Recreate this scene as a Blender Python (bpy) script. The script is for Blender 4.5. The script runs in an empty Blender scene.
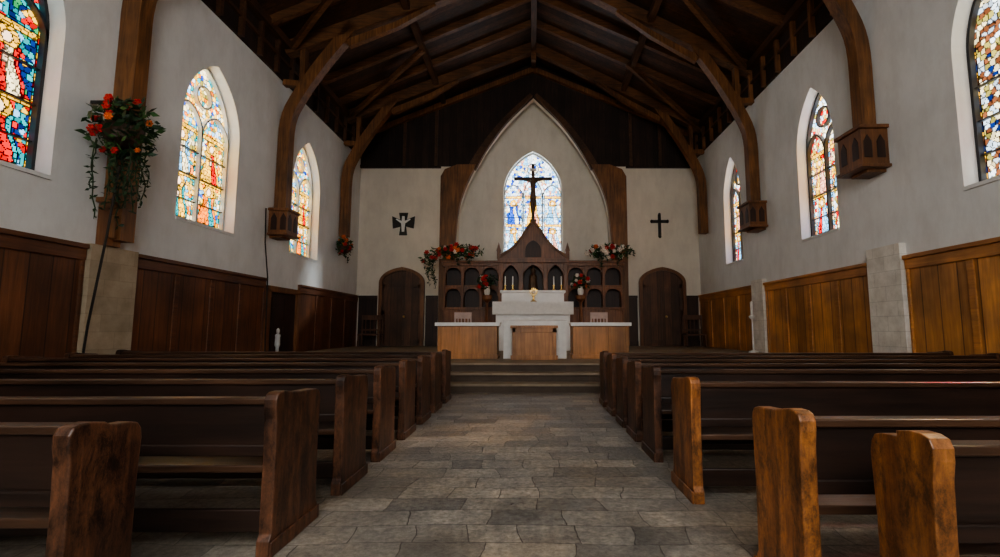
import bpy, math, random
import numpy as np
from mathutils import Vector, Matrix
random.seed(7); np.random.seed(7)
sc=bpy.context.scene
WL=7.0; WR=6.8; YB=19.2; YR=-4.0; RX=0.1; EZ=9.2; RZ=12.3; PZ=0.48
# ------------------------------------------------------------------ materials
def newmat(name):
    m=bpy.data.materials.new(name); m.use_nodes=True
    nt=m.node_tree; nt.nodes.clear()
    o=nt.nodes.new('ShaderNodeOutputMaterial'); b=nt.nodes.new('ShaderNodeBsdfPrincipled')
    nt.links.new(b.outputs[0],o.inputs[0])
    return m,nt,b
def ramp(nt,stops):
    r=nt.nodes.new('ShaderNodeValToRGB'); e=r.color_ramp.elements
    while len(e)<len(stops): e.new(0.5)
    for i,(p,c) in enumerate(stops):
        e[i].position=p; e[i].color=(c[0],c[1],c[2],1)
    return r
def coords(nt,scale=(1,1,1)):
    t=nt.nodes.new('ShaderNodeTexCoord'); mp=nt.nodes.new('ShaderNodeMapping')
    mp.inputs['Scale'].default_value=scale
    nt.links.new(t.outputs['Object'],mp.inputs[0]); return mp
def noise(nt,vec,scale,detail=4,rough=.6,dist=0):
    n=nt.nodes.new('ShaderNodeTexNoise'); n.inputs['Scale'].default_value=scale
    n.inputs['Detail'].default_value=detail; n.inputs['Roughness'].default_value=rough
    n.inputs['Distortion'].default_value=dist
    nt.links.new(vec.outputs[0],n.inputs['Vector']); return n
def bump(nt,b,h,strength,dist=.02):
    bp=nt.nodes.new('ShaderNodeBump'); bp.inputs['Strength'].default_value=strength
    bp.inputs['Distance'].default_value=dist
    nt.links.new(h,bp.inputs['Height']); nt.links.new(bp.outputs[0],b.inputs['Normal'])
def mix(nt,a,bb,fac,mode='MULTIPLY'):
    m=nt.nodes.new('ShaderNodeMix'); m.data_type='RGBA'; m.blend_type=mode
    if isinstance(fac,float): m.inputs[0].default_value=fac
    else: nt.links.new(fac,m.inputs[0])
    for s,v in ((6,a),(7,bb)):
        if isinstance(v,tuple): m.inputs[s].default_value=(v[0],v[1],v[2],1)
        else: nt.links.new(v,m.inputs[s])
    return m.outputs[2]
def wood(name,c1,c2,axis='z',rough=.45,plank=None,wear=0):
    m,nt,b=newmat(name)
    s={'x':(.35,5,5),'y':(5,.35,5),'z':(5,5,.35)}[axis]
    mp=coords(nt,s); n=noise(nt,mp,3.2,8,.65,.6)
    r=ramp(nt,[(.3,c1),(.55,tuple((x+y)/2 for x,y in zip(c1,c2))),(.75,c2)])
    nt.links.new(n.outputs[0],r.inputs[0])
    mp2=coords(nt,(1,1,1)); n2=noise(nt,mp2,1.3,3,.5)
    r2=ramp(nt,[(.3,(.55,.55,.55)),(.7,(1.25,1.2,1.15))]); nt.links.new(n2.outputs[0],r2.inputs[0])
    col=mix(nt,r.outputs[0],r2.outputs[0],1.0)
    if wear:
        n5=noise(nt,coords(nt,(1,1,.5)),9,9,.85,.3); r5=ramp(nt,[(.40,(.12,.11,.11)),(.5,(.85,.82,.8)),(.64,(1.7,1.6,1.5))])
        nt.links.new(n5.outputs[0],r5.inputs[0]); col=mix(nt,col,r5.outputs[0],float(wear))
    if plank:
        ax,w=plank
        t=nt.nodes.new('ShaderNodeTexCoord'); sp=nt.nodes.new('ShaderNodeSeparateXYZ')
        nt.links.new(t.outputs['Object'],sp.inputs[0])
        md=nt.nodes.new('ShaderNodeMath'); md.operation='DIVIDE'; md.inputs[1].default_value=w
        nt.links.new(sp.outputs[ax],md.inputs[0])
        fr=nt.nodes.new('ShaderNodeMath'); fr.operation='FRACT'; nt.links.new(md.outputs[0],fr.inputs[0])
        fl=nt.nodes.new('ShaderNodeMath'); fl.operation='FLOOR'; nt.links.new(md.outputs[0],fl.inputs[0])
        wn=nt.nodes.new('ShaderNodeTexWhiteNoise'); wn.noise_dimensions='1D'; nt.links.new(fl.outputs[0],wn.inputs['W'])
        rr=ramp(nt,[(0,(.62,.62,.62)),(1,(1.2,1.2,1.2))]); nt.links.new(wn.outputs['Value'],rr.inputs[0])
        rg=ramp(nt,[(0,(.12,.12,.12)),(.05,(1,1,1)),(.96,(1,1,1)),(1,(.12,.12,.12))]); nt.links.new(fr.outputs[0],rg.inputs[0])
        col=mix(nt,col,rr.outputs[0],1.0); col=mix(nt,col,rg.outputs[0],1.0)
    nt.links.new(col,b.inputs['Base Color'])
    b.inputs['Roughness'].default_value=rough
    bump(nt,b,n.outputs[0],.25,.01)
    return m
def plain(name,c,rough=.6,var=.25,scale=6,metal=0):
    m,nt,b=newmat(name); mp=coords(nt); n=noise(nt,mp,scale,4)
    r=ramp(nt,[(.3,tuple(x*(1-var) for x in c)),(.7,tuple(min(1,x*(1+var)) for x in c))])
    nt.links.new(n.outputs[0],r.inputs[0]); nt.links.new(r.outputs[0],b.inputs['Base Color'])
    b.inputs['Roughness'].default_value=rough; b.inputs['Metallic'].default_value=metal
    return m
def plaster(name,c):
    m,nt,b=newmat(name); mp=coords(nt)
    n=noise(nt,mp,.7,6,.65); n3=noise(nt,coords(nt,(1,1,.35)),2.5,6,.7)
    r=ramp(nt,[(.32,tuple(x*.88 for x in c)),(.62,c)]); nt.links.new(n.outputs[0],r.inputs[0])
    r3=ramp(nt,[(.3,(.9,.89,.88)),(.55,(1,1,1))]); nt.links.new(n3.outputs[0],r3.inputs[0])
    col=mix(nt,r.outputs[0],r3.outputs[0],1.0)
    nt.links.new(col,b.inputs['Base Color']); b.inputs['Roughness'].default_value=.85
    n2=noise(nt,mp,9,4,.6); bump(nt,b,n2.outputs[0],.1,.02)
    return m
def stone_floor():
    m,nt,b=newmat('slate_floor_mat'); mp=coords(nt)
    nd=noise(nt,mp,.8,2); nd2=noise(nt,mp,4,3)
    sub=nt.nodes.new('ShaderNodeVectorMath'); sub.operation='MULTIPLY_ADD'
    nt.links.new(nd.outputs['Color'],sub.inputs[0]); sub.inputs[1].default_value=(.5,.16,0)
    nt.links.new(mp.outputs[0],sub.inputs[2])
    sub2=nt.nodes.new('ShaderNodeVectorMath'); sub2.operation='MULTIPLY_ADD'
    nt.links.new(nd2.outputs['Color'],sub2.inputs[0]); sub2.inputs[1].default_value=(.05,.05,0)
    nt.links.new(sub.outputs[0],sub2.inputs[2])
    br=nt.nodes.new('ShaderNodeTexBrick'); br.offset=.37; br.offset_frequency=2; br.squash=.66; br.squash_frequency=3
    br.inputs['Scale'].default_value=1; br.inputs['Brick Width'].default_value=.48
    br.inputs['Row Height'].default_value=.24; br.inputs['Mortar Size'].default_value=.004
    br.inputs['Mortar Smooth'].default_value=.7
    br.inputs['Color1'].default_value=(.36,.335,.295,1); br.inputs['Color2'].default_value=(.19,.18,.165,1)
    br.inputs['Mortar'].default_value=(.08,.072,.062,1)
    nt.links.new(sub2.outputs[0],br.inputs['Vector'])
    n=noise(nt,mp,2.6,9,.78); r=ramp(nt,[(.32,(.5,.5,.5)),(.5,(.95,.94,.92)),(.68,(1.5,1.46,1.38))]); nt.links.new(n.outputs[0],r.inputs[0])
    n4=noise(nt,mp,22,8,.8); r4=ramp(nt,[(.36,(.58,.58,.58)),(.64,(1.35,1.35,1.35))]); nt.links.new(n4.outputs[0],r4.inputs[0])
    n6=noise(nt,mp,.7,4,.6); r6=ramp(nt,[(.42,(1,1,1)),(.62,(1.06,.96,.84))]); nt.links.new(n6.outputs[0],r6.inputs[0])
    col=mix(nt,br.outputs[0],r.outputs[0],1.0); col=mix(nt,col,r4.outputs[0],1.0); col=mix(nt,col,r6.outputs[0],1.0)
    nt.links.new(col,b.inputs['Base Color'])
    rr=ramp(nt,[(.3,(.25,.25,.25)),(.7,(.55,.55,.55))]); nt.links.new(n.outputs[0],rr.inputs[0]); nt.links.new(rr.outputs[0],b.inputs['Roughness'])
    ad=nt.nodes.new('ShaderNodeMath'); ad.operation='MULTIPLY_ADD'; ad.inputs[1].default_value=-.7
    nt.links.new(br.outputs['Fac'],ad.inputs[0])
    ad2=nt.nodes.new('ShaderNodeMath'); ad2.operation='ADD'; nt.links.new(n.outputs[0],ad2.inputs[0]); nt.links.new(n4.outputs[0],ad2.inputs[1])
    nt.links.new(ad2.outputs[0],ad.inputs[2])
    bump(nt,b,ad.outputs[0],.6,.02)
    return m
def blocks(name,c1,c2,w=.55,h=.28):
    m,nt,b=newmat(name)
    t=nt.nodes.new('ShaderNodeTexCoord'); sp=nt.nodes.new('ShaderNodeSeparateXYZ'); cb=nt.nodes.new('ShaderNodeCombineXYZ')
    nt.links.new(t.outputs['Object'],sp.inputs[0])
    a=nt.nodes.new('ShaderNodeMath'); a.operation='ADD'; nt.links.new(sp.outputs[0],a.inputs[0]); nt.links.new(sp.outputs[1],a.inputs[1])
    nt.links.new(a.outputs[0],cb.inputs[0]); nt.links.new(sp.outputs[2],cb.inputs[1])
    br=nt.nodes.new('ShaderNodeTexBrick'); br.inputs['Scale'].default_value=1
    br.inputs['Brick Width'].default_value=w; br.inputs['Row Height'].default_value=h; br.inputs['Mortar Size'].default_value=.005
    br.inputs['Color1'].default_value=(*c1,1); br.inputs['Color2'].default_value=(*c2,1); br.inputs['Mortar'].default_value=(*(x*.75 for x in c1),1)
    nt.links.new(cb.outputs[0],br.inputs['Vector'])
    n=noise(nt,coords(nt),3,5,.7); r=ramp(nt,[(.3,(.75,.73,.7)),(.65,(1.05,1.05,1.05))]); nt.links.new(n.outputs[0],r.inputs[0])
    nt.links.new(mix(nt,br.outputs[0],r.outputs[0],1.0),b.inputs['Base Color']); b.inputs['Roughness'].default_value=.7
    return m
M_pl=plaster('plaster_mat',(.77,.78,.77))
M_pl2=plaster('plaster_warm_mat',(.80,.73,.62))
M_pl3=plaster('plaster_cream_mat',(.84,.80,.71))
M_floor=stone_floor()
M_step=blocks('step_tread_mat',(.30,.235,.165),(.23,.18,.13),.9,.5)
M_riser=blocks('step_riser_mat',(.085,.055,.036),(.06,.042,.03),1.1,.5)
M_pierL=blocks('pier_stone_mat',(.46,.37,.26),(.38,.31,.22))
M_pierR=blocks('pier_white_mat',(.80,.77,.70),(.75,.72,.66))
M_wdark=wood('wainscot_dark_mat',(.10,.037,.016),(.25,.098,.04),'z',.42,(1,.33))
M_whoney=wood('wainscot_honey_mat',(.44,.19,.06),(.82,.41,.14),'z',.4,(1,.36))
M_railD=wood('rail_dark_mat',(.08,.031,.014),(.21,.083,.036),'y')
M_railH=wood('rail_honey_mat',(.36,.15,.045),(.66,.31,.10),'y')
M_backw=wood('backwainscot_mat',(.03,.014,.009),(.07,.03,.016),'z',.5,(0,.3))
M_truss=wood('truss_wood_mat',(.085,.036,.014),(.34,.155,.055),'z',.5)
M_trussx=wood('truss_rafter_mat',(.06,.028,.012),(.25,.115,.045),'x',.5)
M_purl=wood('purlin_mat',(.04,.02,.010),(.14,.063,.026),'y',.55)
M_ceil=wood('ceiling_plank_mat',(.035,.017,.009),(.14,.062,.026),'x',.6,(1,.24))
M_gable=wood('gable_plank_mat',(.014,.008,.006),(.055,.026,.015),'z',.7,(0,.28))
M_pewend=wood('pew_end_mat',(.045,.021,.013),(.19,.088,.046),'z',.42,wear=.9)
M_pewendLit=wood('pew_end_lit_mat',(.14,.052,.018),(.56,.25,.085),'z',.38,wear=.8)  # near right pew ends: warm light put into the wood colour
M_pewback=wood('pew_back_mat',(.012,.008,.0065),(.045,.023,.016),'x',.36)
M_pewrail=wood('pew_rail_mat',(.026,.015,.010),(.12,.062,.036),'x',.3)
M_door=wood('door_mat',(.07,.032,.017),(.19,.088,.042),'z',.5,(0,.28))
M_frame=wood('door_frame_mat',(.11,.047,.02),(.30,.13,.05),'z',.5)
M_rer=wood('reredos_mat',(.11,.040,.014),(.33,.13,.045),'z',.42)
M_rerd=wood('reredos_dark_mat',(.02,.009,.006),(.06,.024,.013),'z',.5)
M_altw=wood('altar_wood_mat',(.26,.11,.036),(.56,.27,.095),'z',.4)
M_cloth=plain('altar_cloth_mat',(.8,.79,.76),.85,.06,9)
M_white=plain('white_marble_mat',(.78,.77,.75),.4,.08,3)
M_dark=plain('dark_iron_mat',(.02,.018,.016),.5,.3)
M_cross=plain('crucifix_wood_mat',(.06,.03,.018),.5,.4)
M_lead=plain('lead_came_mat',(.03,.03,.035),.6,.3)
M_stone=plain('tracery_stone_mat',(.55,.56,.56),.8,.1)
M_green=plain('leaf_mat',(.045,.12,.03),.6,.5,20)
M_green2=plain('leaf_dark_mat',(.015,.045,.014),.6,.5,20)
M_red=plain('petal_red_mat',(.45,.02,.015),.6,.3,20)
M_orange=plain('petal_orange_mat',(.7,.16,.04),.6,.3,20)
M_pinkw=plain('petal_white_mat',(.75,.68,.6),.6,.15,20)
M_gold=plain('brass_mat',(.6,.4,.13),.3,.2,8,.9)
M_bronze=plain('statue_mat',(.12,.07,.04),.5,.4,8)
m=bpy.data.materials.new('stained_glass_mat'); m.use_nodes=True; nt=m.node_tree; nt.nodes.clear()
o=nt.nodes.new('ShaderNodeOutputMaterial'); at=nt.nodes.new('ShaderNodeAttribute'); at.attribute_name='glasscol'
tr=nt.nodes.new('ShaderNodeBsdfTransparent'); nt.links.new(at.outputs['Color'],tr.inputs[0]); nt.links.new(tr.outputs[0],o.inputs[0])
M_glass=m
# ------------------------------------------------------------------ builder
class B:
    def __init__(s): s.v=[];s.f=[];s.fm=[];s.m=[]
    def mi(s,m):
        if m not in s.m: s.m.append(m)
        return s.m.index(m)
    def add(s,vs,fs,m):
        o=len(s.v); s.v+= [tuple(v) for v in vs]; k=s.mi(m)
        for f in fs: s.f.append([i+o for i in f]); s.fm.append(k)
    def box(s,x0,x1,y0,y1,z0,z1,m):
        vs=[(x,y,z) for x in (x0,x1) for y in (y0,y1) for z in (z0,z1)]
        s.add(vs,[(0,1,3,2),(4,6,7,5),(0,4,5,1),(2,3,7,6),(0,2,6,4),(1,5,7,3)],m)
    def prism(s,pts,fn,a0,a1,m):
        n=len(pts); vs=[fn(p[0],p[1],a0) for p in pts]+[fn(p[0],p[1],a1) for p in pts]
        fs=[tuple(range(n)),tuple(range(2*n-1,n-1,-1))]+[(i,i+n,(i+1)%n+n,(i+1)%n) for i in range(n)]
        s.add(vs,fs,m)
    def ribbon(s,path,hs,fn,a0,a1,m):
        n=len(path); L=[];R=[]
        for i,p in enumerate(path):
            a=path[max(i-1,0)]; b=path[min(i+1,n-1)]
            d=Vector((b[0]-a[0],b[1]-a[1])).normalized(); h=(hs[i] if isinstance(hs,list) else hs)/2
            L.append((p[0]-d.y*h,p[1]+d.x*h)); R.append((p[0]+d.y*h,p[1]-d.x*h))
        for i in range(n-1):
            q=[L[i],L[i+1],R[i+1],R[i]]
            vs=[fn(x,z,a) for a in (a0,a1) for x,z in q]
            fs=[(0,1,2,3),(7,6,5,4),(0,4,5,1),(2,6,7,3)]
            if i==0: fs.append((3,7,4,0))
            if i==n-2: fs.append((1,5,6,2))
            s.add(vs,fs,m)
    def beam(s,p,q,w,h,m):
        p=Vector(p);q=Vector(q);d=(q-p).normalized(); up=Vector((0,0,1))
        if abs(d.z)>.95: up=Vector((0,1,0))
        a=d.cross(up).normalized()*w/2; b=d.cross(a).normalized()*h/2
        vs=[p+a+b,p+a-b,p-a-b,p-a+b,q+a+b,q+a-b,q-a-b,q-a+b]
        s.add(vs,[(0,1,2,3),(7,6,5,4),(0,4,5,1),(1,5,6,2),(2,6,7,3),(3,7,4,0)],m)
    def lathe(s,c,prof,m,n=14):
        vs=[];fs=[]
        for r,z in prof:
            for i in range(n):
                t=2*math.pi*i/n; vs.append((c[0]+r*math.cos(t),c[1]+r*math.sin(t),c[2]+z))
        for j in range(len(prof)-1):
            for i in range(n):
                fs.append((j*n+i,j*n+(i+1)%n,(j+1)*n+(i+1)%n,(j+1)*n+i))
        fs.append(tuple(range(n-1,-1,-1))); fs.append(tuple((len(prof)-1)*n+i for i in range(n)))
        s.add(vs,fs,m)
    def blob(s,c,r,m,sq=1.0):
        prof=[(r*math.sin(t),-r*sq*math.cos(t)) for t in [.25,.8,1.4,2.0,2.6,2.95]]
        s.lathe(c,prof,m,8)
    def tube(s,pts,r,m,n=6):
        for i in range(len(pts)-1):
            s.beam(pts[i],pts[i+1],r*2,r*2,m)
    def obj(s,name,parent=None,bevel=0):
        me=bpy.data.meshes.new(name); me.from_pydata(s.v,[],s.f); me.update()
        for mm in s.m: me.materials.append(mm)
        me.polygons.foreach_set('material_index',s.fm)
        import bmesh
        bm=bmesh.new(); bm.from_mesh(me); bmesh.ops.recalc_face_normals(bm,faces=bm.faces); bm.to_mesh(me); bm.free()
        ob=bpy.data.objects.new(name,me); sc.collection.objects.link(ob)
        if parent: ob.parent=parent
        if bevel:
            md=ob.modifiers.new('bevel','BEVEL'); md.width=bevel; md.segments=2; md.limit_method='ANGLE'; md.angle_limit=math.radians(35)
        return ob
def empty(name):
    e=bpy.data.objects.new(name,None); sc.collection.objects.link(e); return e
XZ=lambda x,z,a:(x,a,z)
YZ=lambda y,z,a:(a,y,z)
def arch(a,spring,apex,n=12,cx=0):
    r=apex-spring; R=(a*a+r*r)/(2*a); tmax=math.asin(min(1,r/R))
    right=[(cx+(a-R)+R*math.cos(t),spring+R*math.sin(t)) for t in [tmax*i/n for i in range(n+1)]]
    left=[(2*cx-x,z) for x,z in right[:-1]][::-1]
    return right+left
def lowarch(a,spring,apex,n=10,cx=0):
    r=apex-spring
    right=[(cx+a*max(0,math.cos(t*math.pi/2))**.9, spring+r*(.62*math.sin(t*math.pi/2)+.38*t)) for t in [i/n for i in range(n+1)]]
    left=[(2*cx-x,z) for x,z in right[:-1]][::-1]
    return right+left
def archloop(cx,a,z0,spring,apex,n=12):
    return [(cx+a,z0)]+arch(a,spring,apex,n,cx)+[(cx-a,z0)]
def wall(name,outer,holes,thick,mat,matrix):
    cu=bpy.data.curves.new(name,'CURVE'); cu.dimensions='2D'; cu.fill_mode='BOTH'; cu.extrude=thick/2
    for lp in [outer]+holes:
        sp=cu.splines.new('POLY'); sp.points.add(len(lp)-1); sp.use_cyclic_u=True
        for i,(x,y) in enumerate(lp): sp.points[i].co=(x,y,0,1)
    t=bpy.data.objects.new('tmp',cu); sc.collection.objects.link(t)
    dg=bpy.context.evaluated_depsgraph_get(); me=bpy.data.meshes.new_from_object(t.evaluated_get(dg))
    bpy.data.objects.remove(t); me.transform(matrix); me.materials.clear(); me.materials.append(mat)
    me.name=name
    for p in me.polygons: p.use_smooth=False; p.material_index=0
    ob=bpy.data.objects.new(name,me); sc.collection.objects.link(ob); return ob
def mside(x): return Matrix(((0,0,1,x),(1,0,0,0),(0,1,0,0),(0,0,0,1)))
def mback(y): return Matrix(((1,0,0,0),(0,0,-1,y),(0,1,0,0),(0,0,0,1)))
# ------------------------------------------------------------------ shell
TH=.36
SILL,SPR,APX=3.38,5.55,7.0
LW=[(5.87,.93),(10.2,.93),(14.65,.9)]; LWfill=[(1.3,.8)]  # second list: unseen left window added to light floor and pews
RW=[(6.55,.80),(11.15,.74),(15.9,.68)]; RWfill=[(1.9,.8)]  # second list: unseen right window, likewise added for side light
b=B(); b.box(-7.5,7.3,-4.5,20.7,-.2,0,M_floor); b.obj('floor')
holes=[archloop(c,a,SILL,SPR,APX) for c,a in LW+LWfill]
wall('wall_left',[(YR,0),(YB+.8,0),(YB+.8,EZ),(YR,EZ)],holes,TH,M_pl,mside(-WL-TH/2))
holes=[archloop(c,a,SILL,SPR,APX) for c,a in RW+RWfill]
wall('wall_right',[(YR,0),(YB+.8,0),(YB+.8,EZ),(YR,EZ)],holes,TH,M_pl,mside(WR+TH/2))
CX=.1
ctrl=[(3.15,4.6),(2.95,6.3),(2.28,7.9),(1.25,9.45),(0,10.75)]
def cat(pts,n=6):
    out=[];P=[pts[0]]+pts+[pts[-1]]
    for i in range(1,len(P)-2):
        for k in range(n):
            t=k/n; r=[]
            for d in (0,1):
                a,b_,c,e=P[i-1][d],P[i][d],P[i+1][d],P[i+2][d]
                r.append(.5*((2*b_)+(-a+c)*t+(2*a-5*b_+4*c-e)*t*t+(-a+3*b_-3*c+e)*t**3))
            out.append(tuple(r))
    out.append(pts[-1]); return out
AR=cat(ctrl)
archR=[(CX+x,z) for x,z in AR]; archL=[(CX-x,z) for x,z in AR][::-1]
hole=[(CX+3.15,PZ)]+archR+archL[1:]+[(CX-3.15,PZ)]
pent=[(-WL-.3,0),(WR+.3,0),(WR+.3,EZ),(RX,RZ+.1),(-WL-.3,EZ)]
wall('wall_back',pent,[hole],.3,M_pl2,mback(YB+.15))
CW=(CX-.02,1.25,4.3,6.9,8.75)
wall('wall_chancel',[(-3.6,0),(3.8,0),(3.8,11.4),(-3.6,11.4)],[archloop(CW[0],CW[1],CW[2],CW[3],CW[4])],.3,M_pl3,mback(YB+.95))
b=B()
b.box(CX-3.45,CX-3.15,YB+.3,YB+.8,0,11.4,M_pl3); b.box(CX+3.15,CX+3.45,YB+.3,YB+.8,0,11.4,M_pl3); b.box(-3.5,3.7,YB+.3,YB+.8,10.9,11.4,M_pl3)
b.box(-3.05,3.25,YB,YB+.8,.1,PZ,M_step)
b.obj('wall_recess')
wall('wall_rear',pent,[archloop(0,3.2,2.6,5.2,8.6)],.3,M_pl,mback(YR-.15))  # arch opening added so the rear fill light can enter
k=(RZ-EZ)/(RX+WL); k2=(RZ-EZ)/(WR-RX)
b=B(); b.prism([(-7.6,EZ-.6*k),(RX,RZ),(7.4,EZ-.6*k2),(7.4,EZ-.6*k2+.3),(RX,RZ+.3),(-7.6,EZ-.6*k+.3)],XZ,YR-.5,YB+1.5,M_ceil)
b.obj('ceiling')
for side,X,s in (('left',-WL,1),('right',WR,-1)):
    b=B()
    def bx(d0,d1,y0,y1,z0,z1,m,b=b,X=X,s=s): b.box(min(X+s*d0,X+s*d1),max(X+s*d0,X+s*d1),y0,y1,z0,z1,m)
    bx(0,.06,YR,YB,8.1,EZ,M_gable); bx(0.02,.26,YR,YB,EZ-.22,EZ,M_purl)
    y=YR+.3
    while y<YB: bx(.05,.17,y,y+.1,8.08,EZ-.1,M_purl if side=='left' else M_truss); y+=.8
    bx(.05,.14,YR,YB,8.55,8.63,M_purl)
    b.obj('trim_clerestory_'+side)
    b=B(); bx(0,.2,YR,YB,7.96,8.1,M_pl); bx(0,.12,YR,YB,7.86,7.96,M_pl); b.obj('trim_cornice_'+side)
b=B()
ya=[p for p in archR if p[1]>7.75]
g=[(-WL,7.8),(-WL,EZ-.02),(RX,RZ-.02),(WR,EZ-.02),(WR,7.8)]+[(ya[0][0],7.8)]+ya[1:]+[(2*CX-x,z) for x,z in ya[1:-1]][::-1]+[(2*CX-ya[0][0],7.8)]
b.prism(g,XZ,YB-.07,YB,M_gable); b.box(-WL,-3.7,YB-.12,YB,7.72,7.84,M_gable); b.box(3.9,WR,YB-.12,YB,7.72,7.84,M_gable)
for x in (-5.2,-3.9,4.1,5.3): b.box(x-.06,x+.06,YB-.14,YB-.07,7.8,(EZ+(x+WL)*k if x<RX else EZ+(WR-x)*k2)-.1,M_purl)
b.obj('trim_gable_boards')
b=B()
for sg in (1,-1):
    lo=[(CX+sg*x,z) for x,z in AR if z<7.85]
    pts=[(CX+sg*3.15,PZ)]+lo+[(CX+sg*2.36,7.8),(CX+sg*3.1,7.8),(CX+sg*3.6,7.6),(CX+sg*3.76,7.3),(CX+sg*3.76,PZ)]
    b.prism(pts,XZ,YB-.28,YB,M_truss)
    q=[(CX+sg*(x+.09),z+.05) for x,z in AR if z>=7.6]
    b.ribbon(q,[.34-.2*i/(len(q)-1) for i in range(len(q))],XZ,YB-.24,YB-.02,M_purl)
b.obj('chancel_arch_frame')
b=B()
for i in range(3):
    b.box(-6.85,6.65,8.95+i*.4,YB-.02,i*.16,(i+1)*.16-.035 ,M_riser)
    b.box(-6.85,6.65,8.90+i*.4,YB-.02,(i+1)*.16-.035,(i+1)*.16,M_step)
b.obj('chancel_platform')
# ------------------------------------------------------------------ piers / wainscot
b=B(); b.box(-WL,-WL+.13,7.42,8.32,0,2.5,M_pierL); b.obj('wall_pier')
b=B(); b.box(WR-.13,WR,8.6,9.46,0,2.72,M_pierR); b.obj('wall_pier')
b=B(); b.box(WR-.13,WR,13.8,14.5,0,2.6,M_pierR); b.obj('wall_pier')
def wains(name,X,s,y0,y1,mb,mr,step):
    b=B(); Z=2.43
    def bx(d0,d1,ya,yb,z0,z1,m): b.box(min(X+s*d0,X+s*d1),max(X+s*d0,X+s*d1),ya,yb,z0,z1,m)
    bx(0,.04,y0,y1,0,Z,mb); bx(0,.12,y0,y1,Z-.02,Z+.05,mr); bx(.03,.08,y0,y1,Z-.2,Z-.02,mr); bx(.03,.1,y0,y1,0,.25,mr)
    n=max(1,round((y1-y0)/step)); w=(y1-y0)/n
    for i in range(n+1):
        c=y0+i*w; a0=max(y0,c-.06); a1=min(y1,c+.06); bx(.03,.065,a0,a1,.2,Z-.18,mr)
    b.obj(name,bevel=.008)
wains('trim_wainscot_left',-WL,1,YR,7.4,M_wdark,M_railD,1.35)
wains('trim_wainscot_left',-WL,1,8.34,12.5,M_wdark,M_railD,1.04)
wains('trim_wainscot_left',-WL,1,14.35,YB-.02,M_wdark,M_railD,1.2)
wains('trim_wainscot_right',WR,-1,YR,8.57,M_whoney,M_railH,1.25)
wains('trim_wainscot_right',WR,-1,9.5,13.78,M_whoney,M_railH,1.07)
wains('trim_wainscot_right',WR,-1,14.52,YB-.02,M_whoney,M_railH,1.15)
b=B()
for x0,x1 in ((-WL+.12,-6.15),(-4.2,-3.72),(6.2,WR-.12),(3.9,4.25)):
    b.box(x0,x1,YB-.05,YB,PZ,2.43,M_backw); b.box(x0,x1,YB-.1,YB,2.38,2.47,M_backw); b.box(x0,x1,YB-.09,YB,PZ,PZ+.2,M_backw)
b.obj('trim_wainscot_back')
# ------------------------------------------------------------------ doors
def door(name,cx,w,h):
    e=empty(name); a=w/2
    b=B(); sp=PZ+h-.5
    outer=[(cx+a+.13,PZ)]+lowarch(a+.13,sp,PZ+h+.13,10,cx)+[(cx-a-.13,PZ)]
    inner=[(cx+a,PZ)]+lowarch(a,sp,PZ+h,10,cx)+[(cx-a,PZ)]
    o=outer
    for i in range(len(o)-1):
        q=[o[i],o[i+1],inner[i+1],inner[i]]; b.prism(q,XZ,YB-.16,YB-.005,M_frame)
    b.obj('frame',e)
    b=B(); b.prism(inner,XZ,YB-.07,YB-.01,M_door)
    for z in (PZ+.1,PZ+1.25,PZ+2.3): b.box(cx-a,cx+a,YB-.095,YB-.06,z,z+.14,M_door)
    for x in (-a+.06,a-.06): b.box(cx+x-.06,cx+x+.06,YB-.095,YB-.06,PZ,sp+.1,M_door)
    b.box(cx-.05,cx+.05,YB-.1,YB-.06,PZ,PZ+h-.1,M_door)
    b.blob((cx+.12,YB-.13,PZ+1.15),.05,M_gold); b.obj('leaf',e)
door('door_1',-5.16,1.55,3.0); door('door_2',5.25,1.6,3.0)
e=empty('doorway_3'); b=B(); X=-WL; z0=PZ+.001
b.box(X,X+.12,12.55,12.7,z0,2.2,M_frame); b.box(X,X+.12,14.15,14.3,z0,2.2,M_frame); b.box(X,X+.12,12.55,14.3,2.15,2.3,M_frame); b.obj('frame',e)
b=B(); b.box(X,X+.05,12.7,14.15,z0,2.15,M_rerd)  # dark panel stands in for the shade of an open doorway
for z in (.6,1.4): b.box(X+.05,X+.07,12.85,13.35,z,z+.6,M_rerd); b.box(X+.05,X+.07,13.5,14.0,z,z+.6,M_rerd)
b.obj('leaf',e)
# ------------------------------------------------------------------ windows
C=dict(cream=(.9,.76,.46),gold=(.9,.5,.06),white=(.8,.88,.95),teal=(.02,.33,.36),blue=(.02,.08,.45),sky=(.2,.48,.75),
       red=(.62,.015,.012),orange=(.85,.2,.02),green=(.03,.25,.08),purple=(.2,.05,.28),brown=(.22,.08,.035),pink=(.75,.35,.25),navy=(.01,.025,.14),skin=(.85,.6,.42),
       pale=(.6,.72,.85),olive=(.35,.3,.08))
PAL={
 'L1':['teal','navy','teal','red','teal','gold','green','red','sky','navy','teal'],
 'L2':['cream','gold','teal','sky','orange','pale','gold','cream','blue','gold','cream','olive'],
 'C':['pale','white','sky','pale','cream','sky','pale','blue','pink','white'],
 'R1':['cream','pale','olive','brown','white','navy','brown','cream','brown','olive'],
 'R2':['pale','cream','sky','white','gold','pink','red','olive','cream']}
ROBE={'L1':['red','teal','gold','red'],'L2':['teal','orange','sky','gold'],'C':['sky','pink','pale','blue','gold','sky'],'R1':['red','red'],'R2':['red','sky','gold','pink']}
ROBE2={'L1':['gold','red','teal','cream'],'L2':['gold','teal','cream','red'],'C':['gold','white','pink','white','pink','pale'],'R1':['purple','cream'],'R2':['cream','red','sky','gold']}
BORD={'L1':['red','gold','teal'],'L2':['gold','cream','teal'],'C':['pale','sky','white'],'R1':['brown','gold','navy'],'R2':['cream','pink','sky']}
BR={'L1':.62,'L2':.85,'C':.95,'R1':.6,'R2':.9}
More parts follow.
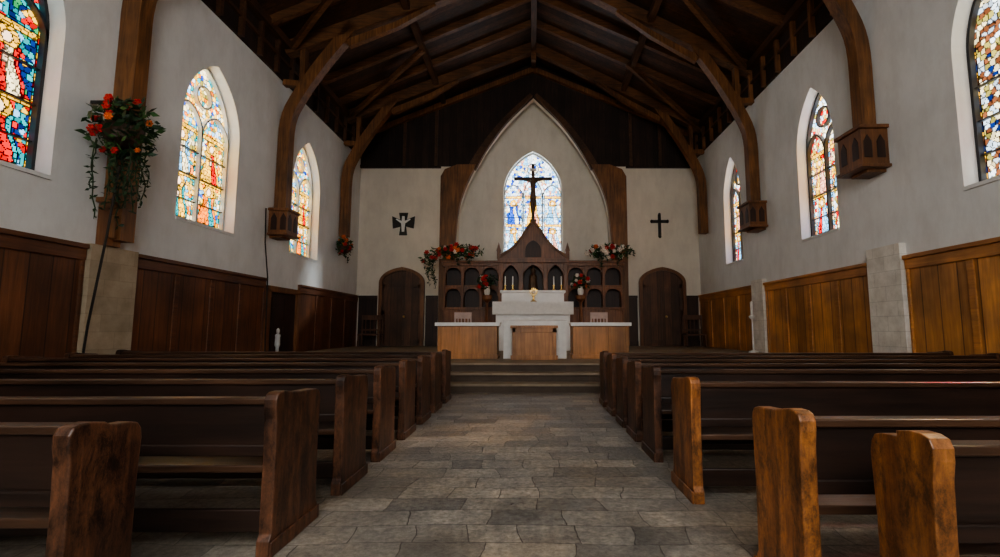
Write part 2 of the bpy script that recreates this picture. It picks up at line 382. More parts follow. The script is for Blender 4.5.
def glassgrid(cx,a,z0,spring,apex,fn,st,seed):
    step=.02
    site={'L1':.085,'R1':.085,'L2':.09,'R2':.09,'C':.11}[st]
    rng=random.Random(seed); H=apex-z0
    S=[];col=[];br=[]
    pal=PAL[st]
    for j in range(-1,int(H/site)+3):
        for i in range(-1,int(2*a/site)+3):
            S.append((-a+(i+.5*(j%2))*site+rng.uniform(-.38,.38)*site, j*site+rng.uniform(-.38,.38)*site))
            col.append(C[pal[rng.randrange(len(pal))]]); br.append(rng.uniform(.5,1.12))
    S=np.array(S); col=np.array(col); br=np.array(br)
    nx=int(2*(a+.06)/step); nz=int((H+.1)/step)
    xs=np.linspace(-a-.05,a+.05,nx+1); zs=np.linspace(-.05,H+.08,nz+1)
    gx,gz=np.meshgrid((xs[:-1]+xs[1:])/2,(zs[:-1]+zs[1:])/2); P=np.stack([gx.ravel(),gz.ravel()],1)
    nearI=np.zeros(len(P),int); dd=np.zeros(len(P))
    for q in range(0,len(P),2000):
        D=np.sqrt(((P[q:q+2000,None,:]-S[None])**2).sum(2)); o=np.argpartition(D,1,axis=1)[:,:2]; d=np.take_along_axis(D,o,1)
        nearI[q:q+2000]=np.where(d[:,0]<d[:,1],o[:,0],o[:,1]); dd[q:q+2000]=np.abs(d[:,0]-d[:,1])
    colr=col[nearI].copy(); reg=np.zeros(len(P),int)
    nl={'L1':2,'L2':2,'C':3,'R1':1,'R2':2}[st]; w=2*a/nl; sp=spring-z0
    for i in range(nl):
        xc=-a+w*(i+.5); X=P[:,0]-xc; inl=np.abs(X)<w/2
        m_=inl&(np.abs(X)>w/2-.075)&(P[:,1]<sp+.1); band=(np.floor(P[:,1]/.11).astype(int))%len(BORD[st])
        for q,nm in enumerate(BORD[st]): mm=m_&(band==q); colr[mm]=C[nm]
        reg[m_]=100+band[m_]
        rows=[(0.12,sp*.46),(sp*.5,sp*.93)] if nl>1 else [(.45,sp*.9)]
        for kk,(zb,zt) in enumerate(rows):
            h=zt-zb; cxs=[0.0] if nl>1 else [-.22,.25]
            for gi,c0 in enumerate(cxs):
                hh=h*(1 if gi==0 else .86); x=X-c0; v=(P[:,1]-zb)/hh; bw=min(w*.33,.3) if nl>1 else .24
                ri=(i+kk*nl+gi)
                rb=C[ROBE[st][ri%len(ROBE[st])]]; rb2=C[ROBE2[st][ri%len(ROBE2[st])]]
                wid=bw*(.95-.45*np.clip(v,0,1)+.12*np.sin(v*9))
                m1=inl&(v>0)&(v<.74)&(np.abs(x)<wid); colr[m1]=rb; reg[m1]=1
                m2=m1&((x+.12*(v-.4)>.02)&(x+.12*(v-.4)<wid*.7)); colr[m2]=rb2; reg[m2]=2
                hr=bw*.30; zc_=zb+hh*.74+hr*1.0
                m3=inl&((x**2+(P[:,1]-zc_)**2)<(hr*1.9)**2)&(v>.70); colr[m3]=C['gold']; reg[m3]=3
                m4=((x/.8)**2+(P[:,1]-zc_)**2)<hr**2; colr[m4]=C['skin']; reg[m4]=4
                m5=inl&(np.abs(x+.25*(v-.5)*bw)<bw*.12)&(v>.42)&(v<.62); colr[m5]=C['skin']; reg[m5]=5
            if nl>1:
                m6=inl&(np.abs(P[:,1]-(zt+.06))<.05)&(np.abs(X)<w/2-.075); colr[m6]=C['gold']; reg[m6]=6
    cc=colr*br[nearI][:,None]*BR[st]
    cc[reg==4]=np.array(C['skin'])*BR[st]
    R2=reg.reshape(nz,nx); edge=np.zeros_like(R2,bool); edge[:,1:]|=R2[:,1:]!=R2[:,:-1]; edge[1:]|=R2[1:]!=R2[:-1]
    lead=(dd<.013)&(reg!=4)
    cc[lead]*=.12; cc[edge.ravel()]*=.08
    cc=np.clip(cc,0,1)
    r=apex-spring+.06; aa=a+.05; R=(aa*aa+r*r)/(2*aa)
    px=np.abs(P[:,0]); inside=(P[:,1]<sp)|((px-(aa-R))**2+(P[:,1]-sp)**2<R*R)
    idx=np.nonzero(inside)[0]; cc=cc[idx]
    V=[fn(cx+x,z0+z) for z in zs for x in xs]
    j=idx//nx; i=idx%nx; q=j*(nx+1)+i
    F=np.stack([q,q+1,q+nx+2,q+nx+1],1).tolist()
    me=bpy.data.meshes.new('glass'); me.from_pydata(V,[],F); me.update()
    at=me.attributes.new('glasscol','FLOAT_COLOR','FACE')
    buf=np.ones((len(F),4),np.float32); buf[:,:3]=cc; at.data.foreach_set('color',buf.ravel())
    me.materials.append(M_glass)
    return me
LRAD=5.2
def window(n,cx,a,z0,spring,apex,fn,st,lancets,mm,rot):
    e=empty('window_%d'%n)
    ob=bpy.data.objects.new('glass',glassgrid(cx,a,z0,spring,apex,lambda s,z:fn(s,z,TH-.02 if n!=4 else .28),st,n)); sc.collection.objects.link(ob); ob.parent=e
    b=B(); d0,d1=(TH-.12,TH-.03) if n!=4 else (.18,.27)
    F=lambda s,z,dd: fn(s,z,dd)
    t=.05
    loop=archloop(cx,a,z0,spring,apex); inn=archloop(cx,a-t,z0+t,spring,apex-t*1.3)
    for i in range(len(loop)):
        j=(i+1)%len(loop); b.prism([loop[i],loop[j],inn[j],inn[i]],F,d0,d1,mm)
    w=2*a/lancets
    for i in range(1,lancets):
        x=cx-a+i*w; b.prism([(x-.025,z0),(x+.025,z0),(x+.025,spring+.0),(x-.025,spring+.0)],F,d0,d1,mm)
    for i in range(lancets):
        xc=cx-a+(i+.5)*w
        ap=arch(w/2,spring-.15,spring+.42 if lancets!=3 or i!=1 else spring+.75,8,xc)
        if lancets>1: b.ribbon(ap,.04,F,d0,d1,mm)
    if lancets>1:
        rc=(cx,spring+(.72 if lancets==2 else 1.12)); rr=.24
        b.ribbon([(rc[0]+rr*math.cos(t),rc[1]+rr*math.sin(t)) for t in [2*math.pi*q/20 for q in range(21)]],.035,F,d0,d1,mm)
    z=z0+.5
    while z<spring-.1: b.prism([(cx-a,z-.009),(cx+a,z-.009),(cx+a,z+.009),(cx-a,z+.009)],F,d0+.03,d1,M_lead); z+=.55
    b.obj('tracery',e)
    la=bpy.data.lights.new('daylight','AREA'); la.shape='RECTANGLE'; sx=2*a+1.2; sy=apex-z0+1.4; la.size=sx; la.size_y=sy
    la.energy=LRAD*math.pi*sx*sy; la.color=(1,.985,.95)
    lo=bpy.data.objects.new('daylight_panel',la); sc.collection.objects.link(lo); lo.parent=e
    lo.location=fn(cx,(z0+apex)/2,TH+.3 if n!=4 else .6); lo.rotation_euler=[math.radians(q) for q in rot]
def fL(s,z,d): return (-WL-d,s,z)
def fR(s,z,d): return (WR+d,s,z)
def fB(s,z,d): return (s,YB+.8+d,z)
n=1
for i,(c,a) in enumerate(LW): window(n,c,a,SILL,SPR,APX,fL,'L1' if i==0 else 'L2',2,M_lead if i==0 else M_stone,(90,0,-90)); n+=1
window(4,*CW,fB,'C',3,M_stone,(-90,0,0)); n=5
for i,(c,a) in enumerate(RW): window(n,c,a,SILL,SPR,APX,fR,'R1' if i==0 else 'R2',1 if i==0 else 2,M_lead,(90,0,90)); n+=1
for c,a in LWfill: window(n,c,a,SILL,SPR,APX,fL,'L1',2,M_lead,(90,0,-90)); n+=1  # added windows out of view, here and on the right, for fill light
for c,a in RWfill: window(n,c,a,SILL,SPR,APX,fR,'R2',2,M_lead,(90,0,90)); n+=1
b=B()
for c,a in LW+LWfill: b.box(-WL-.3,-WL+.03,c-a,c+a,SILL-.06,SILL+.0,M_pl)
for c,a in RW+RWfill: b.box(WR-.03,WR+.3,c-a,c+a,SILL-.06,SILL+.0,M_pl)
b.obj('trim_window_sills')
# ------------------------------------------------------------------ roof structure
LP=[3.0,7.8,12.9,17.3]; RP=[4.4,9.2,14.0,18.2]
LB=[4,2.6,4.35,4.5]; RB=[5,5.05,4.85,4.8]
def zr(x): return EZ+(x+WL)*k if x<RX else EZ+(WR-x)*k2
for i in range(4):
    b=B(); yl,yr=LP[i],RP[i]
    fn=lambda x,z,a,yl=yl,yr=yr:(x,yl+(x+WL)/(WL+WR)*(yr-yl)+a,z)
    w=.14
    xs=[-WL+.05,-5,-3,-1.5,RX]; b.ribbon([(x,zr(x)-.2) for x in xs],.38,fn,-w,w,M_trussx)
    xs=[RX,1.5,3,5,WR-.05]; b.ribbon([(x,zr(x)-.2) for x in xs],.38,fn,-w,w,M_trussx)
    for s,W,zb in ((-1,WL,LB[i]),(1,WR,RB[i])):
        X=lambda d,s=s,W=W:s*(W-d)
        path=cat([(X(.17),zb),(X(.17),5.8),(X(.2),6.9),(X(.45),7.6),(X(1.0),8.55),(X(1.55),9.35),(X(1.9),9.85)],4)
        b.ribbon(path,.3,fn,-w,w,M_truss)
        b.ribbon([(X(.05),8.05),(X(.75),8.0)],.16,fn,-w*.7,w*.7,M_truss)
        b.ribbon([(X(.55),9.2),(X(.55),7.7)],.14,fn,-w*.7,w*.7,M_truss)
        b.ribbon([(X(1.75),9.3),(X(3.1),zr(X(3.1))-.62),(X(4.2),zr(X(4.2))-.42)],[.22,.18,.1],fn,-w*.6,w*.6,M_truss)
    b.ribbon([(RX,RZ-.2),(RX,RZ-.75)],.2,fn,-.1,.1,M_trussx)
    b.obj('roof_truss')
b=B()
allm=[(l+r)/2 for l,r in zip(LP,RP)]
for q0,q1 in zip([-1.5]+allm[:],allm+[YB]):
    for f in (1/3,2/3):
        y=q0+(q1-q0)*f
        if q1-q0<2: continue
        b.beam((-WL,y,zr(-WL)-.12),(RX,y,RZ-.12),.15,.22,M_trussx); b.beam((RX,y,RZ-.12),(WR,y,zr(WR)-.12),.15,.22,M_trussx)
b.beam((RX,YR,RZ-.2),(RX,YB-.1,RZ-.2),.2,.36,M_purl)
for x in (-3.6,3.6):
    b.beam((x,YR,zr(x)-.22),(x,YB-.1,zr(x)-.22),.18,.22,M_purl)
for i in range(3):
    for s,W,P in ((-1,WL,LP),(1,WR,RP)):
        ya,yb=P[i],P[i+1]
        xa=s*(W-.3); xb=s*(W-3.4)
        b.beam((xa,yb-.15,zr(xa)-.3),(xb,(ya+yb)/2,zr(xb)-.3),.12,.18,M_trussx)
b.obj('roof_rafters')
b=B()
b.beam((-WL+.2,YB-.18,EZ-.1),(RX,YB-.18,RZ-.4),.18,.2,M_truss); b.beam((WR-.2,YB-.18,EZ-.1),(RX,YB-.18,RZ-.4),.18,.2,M_truss)
b.obj('trim_gable_rafter')
# ------------------------------------------------------------------ corbel boxes
def corbel(X,s,y,z,w=.36,d=.55,h=.7):
    b=B(); X=X+s*.004
    def bx(d0,d1,a0,a1,z0,z1,m): b.box(min(X+s*d0,X+s*d1),max(X+s*d0,X+s*d1),a0,a1,z0,z1,m)
    bx(0,d,y-w,y+w,z-h/2,z+h/2,M_frame); bx(0,d+.05,y-w-.05,y+w+.05,z+h/2,z+h/2+.07,M_frame); bx(0,d+.05,y-w-.05,y+w+.05,z-h/2-.06,z-h/2,M_frame)
    bx(0,d*.7,y-w*.7,y+w*.7,z-h/2-.12,z-h/2-.06,M_frame)
    for c in (-.5,.5):
        pts=[(y+c*w-.09,z-.22),(y+c*w+.09,z-.22),(y+c*w+.09,z+.1),(y+c*w,z+.24),(y+c*w-.09,z+.1)]
        b.prism(pts,YZ,X+s*(d-.01),X+s*(d+.012),M_rerd)
    for c in (.15,.4):
        xx=X+s*c; pts=[(xx-.08,z-.22),(xx+.08,z-.22),(xx+.08,z+.1),(xx,z+.24),(xx-.08,z+.1)]
        b.prism(pts,XZ,y-w-.012,y-w+.01,M_rerd)
    b.obj('corbel_box',bevel=.01)
corbel(-WL,1,12.85,4.0,.3,.5,.6); corbel(WR,-1,9.15,4.62,.34,.52,.7); corbel(WR,-1,13.9,4.45,.34,.5,.64)
b=B(); b.box(-WL+.004,-WL+.2,7.6,7.86,2.5,3.2,M_frame); b.box(-WL+.004,-WL+.26,7.54,7.92,3.2,3.28,M_frame); b.box(-WL+.004,-WL+.28,7.62,7.83,2.62,3.0,M_truss); b.obj('wall_bracket',bevel=.01)
# ------------------------------------------------------------------ pews
def pew(xi,xo,yf,d,me,H=.84):
    e=empty('church_pew'); y0=yf-d; s=-1 if xo<xi else 1
    prof=[(-.02,0),(d+.02,0),(d+.02,.085),(d,.11),(d-.006,.3),(d-.006,.5),(d,.64),(d+.004,.72),(d-.004,.765),(d-.024,.792),(d-.06,.802),(d-.13,.806),(d*.5,.812),(.14,.826),(.08,.838),(.03,.838),(-.002,.828),(-.016,.80),(-.016,.76),(-.006,.70),(0,.5),(0,.11),(-.02,.085)]
    prof=[(y0+p,z*H/.84) for p,z in prof]
    b=B()
    for x in (xi,xo-s*.07): b.prism(prof,YZ,x,x+s*.07,me)
    b.box(min(xi-s*.015,xi),max(xi-s*.015,xi),y0-.02,yf+.02,0,.08,me)
    b.obj('bench_ends',e,bevel=.01)
    xa,xb=sorted((xi+s*.06,xo-s*.06))
    b=B(); b.box(xa,xb,y0+.03,y0+.07,.50,.78,M_pewback); b.box(xa,xb,y0+.005,y0+.09,.77,.805,M_pewrail)
    b.box(xa,xb,y0+.015,y0+.03,.50,.56,M_pewback)
    b.obj('backrest',e,bevel=.008)
    b=B(); b.box(xa,xb,y0+.07,yf-.01,.40,.44,M_pewrail); b.box(xa,xb,yf-.08,yf-.05,.30,.40,M_pewback); b.box(xa,xb,y0+.1,y0+.13,.08,.2,M_pewback)
    b.obj('seat',e,bevel=.008)
    b=B()
    for i in (1,2):
        x=xa+(xb-xa)*i/3; b.box(x-.03,x+.03,y0+.05,yf-.06,0,.40,M_pewback)
    b.obj('supports',e)
for xi,yf,d in ((-1.75,2.22,.33),(-1.35,3.14,.52),(-1.35,4.05,.5),(-1.35,4.88,.48),(-1.35,5.72,.48),(-1.35,6.55,.48),(-1.35,7.35,.48),(-1.35,8.2,.48)):
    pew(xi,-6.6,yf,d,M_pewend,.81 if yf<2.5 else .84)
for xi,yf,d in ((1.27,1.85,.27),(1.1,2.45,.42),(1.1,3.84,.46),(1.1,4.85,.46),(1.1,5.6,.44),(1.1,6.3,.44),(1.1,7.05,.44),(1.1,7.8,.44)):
    pew(xi,6.4,yf,d,M_pewendLit if yf<4 else M_pewend)
# ------------------------------------------------------------------ sanctuary
def counter(x0,x1):
    b=B(); y0,y1=11.15,11.75
    b.box(x0,x1,y0,y1,PZ,1.28,M_altw); b.box(x0-.03,x1+.03,y0-.03,y1+.03,PZ,PZ+.1,M_altw); b.box(x0-.03,x1+.03,y0-.04,y1+.03,1.22,1.29,M_altw)
    n=3; w=(x1-x0)/n
    for i in range(n+1):
        c=min(max(x0+i*w,x0+.04),x1-.04); b.box(c-.04,c+.04,y0-.025,y0,PZ+.1,1.22,M_altw)
    e=empty('communion_counter'); ob=b.obj('cabinet',e,bevel=.006)
    b=B(); b.box(x0-.06,x1+.06,y0-.07,y1+.05,1.29,1.31,M_cloth); b.box(x0-.06,x1+.06,y0-.075,y0-.06,1.23,1.31,M_cloth); b.obj('cloth',e)
counter(-2.15,-.78); counter(.97,2.25)
e=empty('front_altar')
b=B(); x0,x1,y0=-.42,.56,10.75
b.box(x0,x1,y0,y0+.35,PZ,1.2,M_altw); b.box(x0-.04,x1+.04,y0-.04,y0+.38,1.18,1.24,M_altw); b.box(x0-.03,x1+.03,y0-.03,y0,PZ,PZ+.1,M_altw)
for x in (x0,x1-.08): b.box(x,x+.08,y0-.025,y0,PZ,1.18,M_altw)
b.box(x0,x1,y0-.025,y0,1.08,1.18,M_altw); b.obj('lectern_front',e,bevel=.006)
b=B(); b.box(-.64,.82,11.2,12.0,PZ,1.36,M_cloth); b.box(-.67,.85,11.16,12.05,1.36,1.39,M_cloth)
for i in range(8):
    for x in (-.62+i*.03,.58+i*.03): b.prism([(x-.012,PZ+.02),(x+.012,PZ+.02),(x+.004,1.33),(x-.004,1.33)],XZ,11.175,11.2,M_cloth)
b.obj('draped_table',e,bevel=.01)
e=empty('high_altar')
b=B(); b.box(-1.1,1.22,15.0,16.2,PZ,1.9,M_white); b.box(-1.16,1.28,14.94,16.2,1.86,1.98,M_white); b.box(-.95,1.07,15.5,16.2,1.98,2.36,M_white); b.box(-1.0,1.12,15.45,16.2,2.32,2.4,M_white)
b.obj('mensa',e,bevel=.02)
b=B(); b.box(-1.2,1.32,14.9,15.4,1.98,2.0,M_cloth); b.box(-1.2,1.32,14.88,14.93,1.6,2.0,M_cloth); b.obj('cloth',e)
b=B(); b.lathe((.08,15.2,2.003),[(.12,0),(.1,.03),(.03,.06),(.03,.16),(.05,.19),(.02,.2)],M_gold)
for i in range(12):
    t=i*math.pi/6; b.beam((.08,15.2,2.32),(.08+.13*math.cos(t),15.2,2.32+.13*math.sin(t)),.02,.02,M_gold)
b.lathe((.08,15.2,2.25),[(.02,0),(.08,.03),(.08,.09),(.02,.13)],M_pinkw); b.obj('monstrance')
def candle(x,y,z,h=.45):
    b=B(); b.lathe((x,y,z),[(.07,0),(.06,.03),(.02,.06),(.02,.15),(.04,.17),(.04,.19)],M_gold,10); b.lathe((x,y,z+.19),[(.018,0),(.018,h-.02),(.004,h)],M_cloth,8); b.obj('altar_candle')
for x in (-.85,-.6,.75,1.0): candle(x,15.75,2.402,.3)
e=empty('altar_reredos'); Y0,Y1=18.0,18.6
def wing(x0,x1):
    b=B(); top=3.65
    b.box(x0,x1,Y1-.08,Y1,PZ,top,M_rerd)
    b.box(x0,x1,Y0,Y1,PZ,1.9,M_rer); b.box(x0-.05,x1+.05,Y0-.06,Y1,1.86,1.96,M_rer)
    b.box(x0-.06,x1+.06,Y0+.05,Y1,top-.12,top,M_rer); b.box(x0-.1,x1+.1,Y0,Y1,top,top+.08,M_rer); b.box(x0,x1,Y0+.12,Y1,2.72,2.8,M_rer)
    n=3; w=(x1-x0)/n
    for i in range(n+1):
        x=x0+i*w; b.box(max(x0,x-.05),min(x1,x+.05),Y0+.1,Y1,1.9,top,M_rer)
        b.box(max(x0,x-.04),min(x1,x+.04),Y0-.03,Y0,PZ,1.86,M_rer)
    for i in range(n):
        xa=x0+i*w+.05; xb=xa+w-.1; xc=(xa+xb)/2; a=(xb-xa)/2
        for zt in (2.72,top-.12):
            sp=zt-.32
            ar=arch(a-.02,sp,zt-.06,8,xc)
            b.prism([(xb,sp)]+ar[:9]+[(xc,zt),(xb,zt)],XZ,Y0+.14,Y0+.2,M_rer)
            b.prism([(xa,sp),(xa,zt),(xc,zt)]+ar[8:],XZ,Y0+.14,Y0+.2,M_rer)
    b.obj('wing',e,bevel=.008)
wing(-3.3,-1.2); wing(1.36,3.46)
b=B(); cx=.08
b.box(cx-1.28,cx+1.28,Y1-.1,Y1,PZ,3.9,M_rerd); b.box(cx-1.28,cx+1.28,Y0-.1,Y1,PZ,2.3,M_rer)
for x in (-1.22,-.46,.46,1.22): b.box(cx+x-.08,cx+x+.08,Y0-.1,Y1,2.3,3.7,M_rer)
b.box(cx-1.34,cx+1.34,Y0-.16,Y1,3.62,3.78,M_rer)
for xc,a in ((-.84,.3),(0,.38),(.84,.3)):
    ar=arch(a,3.05,3.55,8,cx+xc)
    b.prism([(cx+xc+a,3.05)]+ar[:9]+[(cx+xc,3.65),(cx+xc+a,3.65)],XZ,Y0-.05,Y0+.05,M_rer)
    b.prism([(cx+xc-a,3.05),(cx+xc-a,3.65),(cx+xc,3.65)]+ar[8:],XZ,Y0-.05,Y0+.05,M_rer)
half=cat([(1.34,3.78),(1.1,3.95),(.75,4.2),(.42,4.6),(.2,4.95),(0,5.2)],4)
g=[(cx+x,z) for x,z in half]+[(cx-x,z) for x,z in half[:-1]][::-1]
b.prism(g,XZ,Y0,Y0+.25,M_rer)
b.ribbon([(cx+x,z+.04) for x,z in half],.1,XZ,Y0-.06,Y0+.3,M_truss); b.ribbon([(cx-x,z+.04) for x,z in half],.1,XZ,Y0-.06,Y0+.3,M_truss)
b.prism(archloop(cx,.3,3.85,4.1,4.5,8),XZ,Y0-.02,Y0+.01,M_rerd)
for x in (-1.3,1.3):
    b.box(cx+x-.07,cx+x+.07,Y0-.05,Y0+.15,3.78,4.1,M_rer); b.prism([(cx+x-.09,4.1),(cx+x+.09,4.1),(cx+x,4.42)],XZ,Y0-.06,Y0+.16,M_rer)
b.obj('centre_shrine',e,bevel=.008)
b=B(); b.lathe((cx,Y0+.15,2.3),[(.2,0),(.2,.08),(.15,.1),(.17,.5),(.13,.75),(.15,.85),(.06,.95),(.09,1.02),(.09,1.12),(.03,1.2)],M_bronze,12); b.obj('saint_statue',e)
e=empty('crucifix'); cy=18.05
b=B(); b.box(cx-.06,cx+.06,cy,cy+.1,5.22,7.5,M_cross); b.box(cx-.74,cx+.74,cy,cy+.1,6.87,6.99,M_cross); b.box(cx-.12,cx+.12,cy-.04,cy+.16,5.22,5.32,M_cross); b.box(cx-.13,cx+.13,cy-.02,cy,7.22,7.33,M_cloth)
b.obj('cross',e,bevel=.01)
J=[((0,0,6.25),.1),((0,0,6.5),.095),((0,0,6.72),.12),((0,-.01,6.86),.045),((0,-.05,7.0),.085),
   ((.14,0,6.8),.05),((.4,0,6.86),.035),((.68,.02,6.94),.025),((-.14,0,6.8),.05),((-.4,0,6.86),.035),((-.68,.02,6.94),.025),
   ((.07,0,6.15),.075),((.07,-.12,5.85),.055),((.03,0,5.5),.035),((.03,-.08,5.42),.03),
   ((-.07,0,6.15),.075),((-.07,-.12,5.85),.055),((-.03,0,5.5),.035),((-.03,-.08,5.42),.03)]
E=[(0,1),(1,2),(2,3),(3,4),(2,5),(5,6),(6,7),(2,8),(8,9),(9,10),(0,11),(11,12),(12,13),(13,14),(0,15),(15,16),(16,17),(17,18)]
me=bpy.data.meshes.new('corpus'); me.from_pydata([(cx+p[0],cy-.09+p[1],p[2]) for p,_ in J],E,[]); me.materials.append(M_bronze)
ob=bpy.data.objects.new('corpus',me); sc.collection.objects.link(ob); ob.parent=e
ob.modifiers.new('skin','SKIN')
for i,(p,r) in enumerate(J): me.skin_vertices[0].data[i].radius=(r,r*.85)
me.skin_vertices[0].data[0].use_root=True
ob.modifiers.new('sub','SUBSURF').levels=1
# ------------------------------------------------------------------ flowers
def bouquet(name,c,rx,ry,rz,nl,nf,fl=.07,cols=None,vines=0,vase=False,leaf=.13,cord=None,seed=1,vl=(.4,1.0)):
    b=B(); R=random.Random(seed); c=Vector(c)
    cols=cols or [M_red,M_red,M_orange,M_pinkw]
    def lf(p,L,m):
        d=Vector((R.gauss(0,1),R.gauss(0,1),R.gauss(0,.8))).normalized(); a=d.cross(Vector((R.random(),R.random(),R.random()))).normalized()
        b.add([p,p+d*L*.45+a*L*.22,p+d*L,p+d*L*.45-a*L*.22],[(0,1,2,3)],m)
    for i in range(nl):
        v=Vector((R.gauss(0,1),R.gauss(0,1),R.gauss(0,1))).normalized()*R.random()**.5
        lf(c+Vector((v.x*rx,v.y*ry,v.z*rz)),leaf*R.uniform(.6,1.5),R.choice([M_green,M_green2,M_green2]))
    for i in range(nf):
        v=Vector((R.gauss(0,1),R.gauss(0,1)-.5,R.gauss(0,.9)+.2)).normalized()*R.uniform(.75,1.05)
        p=c+Vector((v.x*rx,v.y*ry,v.z*rz)); m=R.choice(cols); r=fl*R.uniform(.7,1.2)
        b.blob(p,r*.6,m)
        for q in range(6):
            t=q*math.pi/3; b.blob(p+Vector((math.cos(t)*r*.75,-.01,math.sin(t)*r*.75)),r*.42,m,.8)
    for i in range(vines):
        p=c+Vector((R.uniform(-.6,.6)*rx,R.uniform(-.6,.6)*ry,-rz*.5)); pts=[p]; L=R.uniform(*vl)
        for q in range(8):
            p=p+Vector((R.uniform(-.03,.05),R.uniform(-.04,.04),-L/8)); pts.append(p)
            for _ in range(3): lf(p,.09,M_green2)
        b.tube(pts,.006,M_green2)
    if vase=='pot':
        b.lathe((c.x,c.y,c.z-rz-.2),[(.07,0),(.1,.05),(.11,.18),(.08,.26),(.1,.3)],M_white,12)
    if vase=='basket':
        b.lathe((c.x,c.y,c.z-rz*.75),[(.1,0),(.2,.08),(.26,.22),(.27,.26)],M_cross,14)
    if vase=='arm':
        b.beam((-WL+.01,c.y,c.z+rz*.9),(c.x,c.y,c.z+rz*.9),.03,.05,M_dark); b.tube([(c.x,c.y,c.z+rz*.9),(c.x,c.y,c.z)],.01,M_dark)
        b.lathe((c.x,c.y,c.z-rz*.6),[(.1,0),(.22,.1),(.28,.28),(.29,.32)],M_cross,14)
    if cord: b.tube(cord,.012,M_dark)
    b.obj(name)
bouquet('hanging_flower_basket',(-6.45,7.3,4.3),.42,.46,.5,760,20,.055,vines=18,vase='arm',cols=[M_red,M_orange,M_red],seed=5,vl=(.5,1.3),
        cord=[(-6.45,7.3,3.7),(-6.5,7.25,2.6),(-6.62,7.2,1.2),(-6.68,7.18,0.02)])
bouquet('wall_flower_basket',(-6.68,17.0,4.1),.28,.35,.34,260,12,.07,vines=2,vase='basket',cols=[M_red,M_orange],seed=8,vl=(.2,.4))
bouquet('flower_arrangement',(-2.75,17.8,4.03),1.0,.3,.27,620,24,.085,vines=3,seed=11,vl=(.2,.5))
bouquet('flower_arrangement',(2.95,17.8,4.03),.92,.3,.27,560,24,.085,cols=[M_red,M_pinkw,M_pinkw,M_orange],vines=3,seed=12,vl=(.2,.5))
bouquet('flower_arrangement',(-3.8,17.8,3.65),.28,.28,.4,160,6,.08,cols=[M_pinkw,M_red],vines=5,seed=13)
bouquet('flower_vase',(-1.55,16.9,2.8),.36,.25,.26,190,12,.07,vase='pot',cols=[M_red,M_red,M_pinkw],seed=14)
bouquet('flower_vase',(1.75,16.9,2.8),.34,.25,.26,170,12,.07,vase='pot',cols=[M_red,M_orange,M_pinkw],seed=15)
for x in (-1.55,1.75):
    b=B(); b.lathe((x,16.9,PZ),[(.22,0),(.22,.05),(.06,.12),(.05,1.6),(.18,1.72),(.18,1.85)],M_rer,12); b.obj('flower_pedestal')
b=B(); b.tube([(-6.93,12.3,4.3),(-6.93,12.35,3.4),(-6.87,12.45,2.5),(-6.85,12.48,.5)],.012,M_dark); b.obj('wall_cable')
b=B(); x,z,y=5.22,5.35,YB-.06
b.box(x-.06,x+.06,y,y+.05,z-.5,z+.42,M_dark); b.box(x-.32,x+.32,y,y+.05,z+.08,z+.2,M_dark)
for dx,dz in ((-.32,.14),(.32,.14),(0,.42),(0,-.48)): b.lathe((x+dx,y+.0,z+dz-.07),[(.03,0),(.06,.04),(.06,.1),(.03,.14)],M_dark,8)
b.obj('wall_cross',bevel=.01)
b=B(); x,z=-5.18,5.4
# dark cross-shaped plaque with flared arms and a pale figure in the middle
b.prism([(x-.16,z-.48),(x+.16,z-.48),(x+.11,z-.12),(x+.42,z-.2),(x+.46,z+.3),(x+.13,z+.16),(x+.18,z+.44),(x-.18,z+.44),(x-.13,z+.16),(x-.46,z+.3),(x-.42,z-.2),(x-.11,z-.12)],XZ,y-.01,y+.04,M_dark)
b.prism([(x-.05,z-.34),(x+.05,z-.34),(x+.08,z+.0),(x+.3,z+.16),(x+.27,z+.2),(x+.06,z+.1),(x+.05,z+.3),(x-.05,z+.3),(x-.06,z+.1),(x-.27,z+.2),(x-.3,z+.16),(x-.08,z+.0)],XZ,y-.035,y-.01,M_cloth)
b.obj('wall_emblem')
def chair(x,y,z,w,m,h=1.0):
    e=empty('sanctuary_chair'); b=B()
    for dx in (-w/2,w/2-.05):
        for dy in (0,.4): b.box(x+dx,x+dx+.05,y+dy,y+dy+.05,z,z+(h if dy else .45),m)
    b.obj('legs',e); b=B(); b.box(x-w/2,x+w/2,y-.02,y+.45,z+.42,z+.48,m); b.obj('seat',e)
    b=B(); b.box(x-w/2,x+w/2,y+.41,y+.45,z+h-.18,z+h,m)
    for i in range(4):
        xx=x-w/2+.06+(w-.12)*(i+.5)/4; b.box(xx-.015,xx+.015,y+.42,y+.44,z+.5,z+h-.15,m)
    b.box(x-w/2,x+w/2,y+.41,y+.45,z+.6,z+.66,m); b.obj('back',e)
M_chd=wood('chair_dark_mat',(.06,.028,.015),(.15,.068,.034),'z',.45)
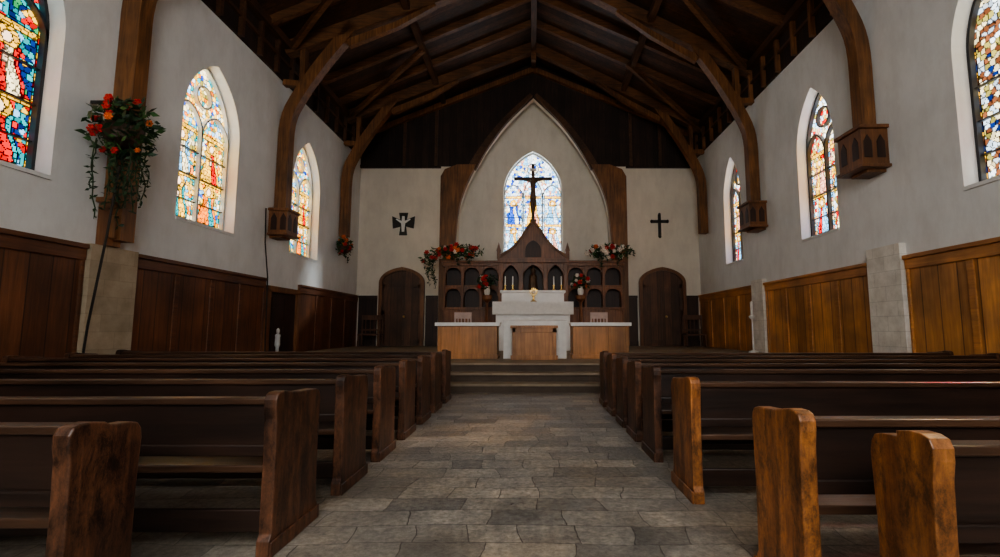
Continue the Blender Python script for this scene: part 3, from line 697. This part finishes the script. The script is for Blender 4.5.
chair(-6.15,18.3,PZ,.85,M_chd,1.2); chair(6.2,18.1,PZ,.75,M_chd,1.2)
M_ch=plain('chair_paint_mat',(.5,.36,.31),.5,.15)
chair(-1.95,13.4,PZ,.5,M_ch,1.15); chair(1.95,13.4,PZ,.5,M_ch,1.15)
b=B(); b.lathe((WR-.42,13.9,PZ),[(.14,0),(.13,.04),(.025,.08),(.02,.95),(.08,1.0),(.09,1.05),(.04,1.07),(.04,1.45),(.01,1.47)],M_white,12); b.obj('candle_stand')
b=B(); b.lathe((-6.6,12.6,PZ),[(.1,0),(.09,.04),(.04,.07),(.04,.2),(.07,.26),(.06,.46),(.07,.52),(.025,.56),(.04,.6),(.04,.66),(.01,.7)],M_stone,12); b.obj('stone_figurine')
# ------------------------------------------------------------------ light
w=bpy.data.worlds.new('World'); sc.world=w; w.use_nodes=True
bg=w.node_tree.nodes['Background']; bg.inputs[0].default_value=(1,.99,.97,1); bg.inputs[1].default_value=LRAD
def area(name,loc,rot,sx,sy,P,col=(1,1,1)):
    la=bpy.data.lights.new(name,'AREA'); la.shape='RECTANGLE'; la.size=sx; la.size_y=sy; la.energy=P; la.color=col
    lo=bpy.data.objects.new(name,la); sc.collection.objects.link(lo); lo.location=loc; lo.rotation_euler=[math.radians(q) for q in rot]; return lo
area('rear_fill_light',(0,YR-.5,5.6),(90,0,0),6.4,6.2,330,(1,.96,.9))  # added fill light behind the camera, shining in through the rear arch
sl=bpy.data.lights.new('sun','SUN'); sl.energy=7; sl.angle=math.radians(5); sl.color=(1,.93,.82)
so=bpy.data.objects.new('sun',sl); sc.collection.objects.link(so); so.location=(15,15,15)
so.rotation_euler=Vector((-1,-.72,-.74)).to_track_quat('-Z','Y').to_euler()
try: sc.view_settings.look='AgX - Medium High Contrast'
except Exception as ex: print(ex)
cam=bpy.data.cameras.new('cam'); cam.sensor_width=36; cam.lens=17.28; cam.shift_x=-.031
co=bpy.data.objects.new('camera',cam); sc.collection.objects.link(co); co.location=(0,0,1.18); co.rotation_euler=(math.radians(95.9),0,0)
sc.camera=co
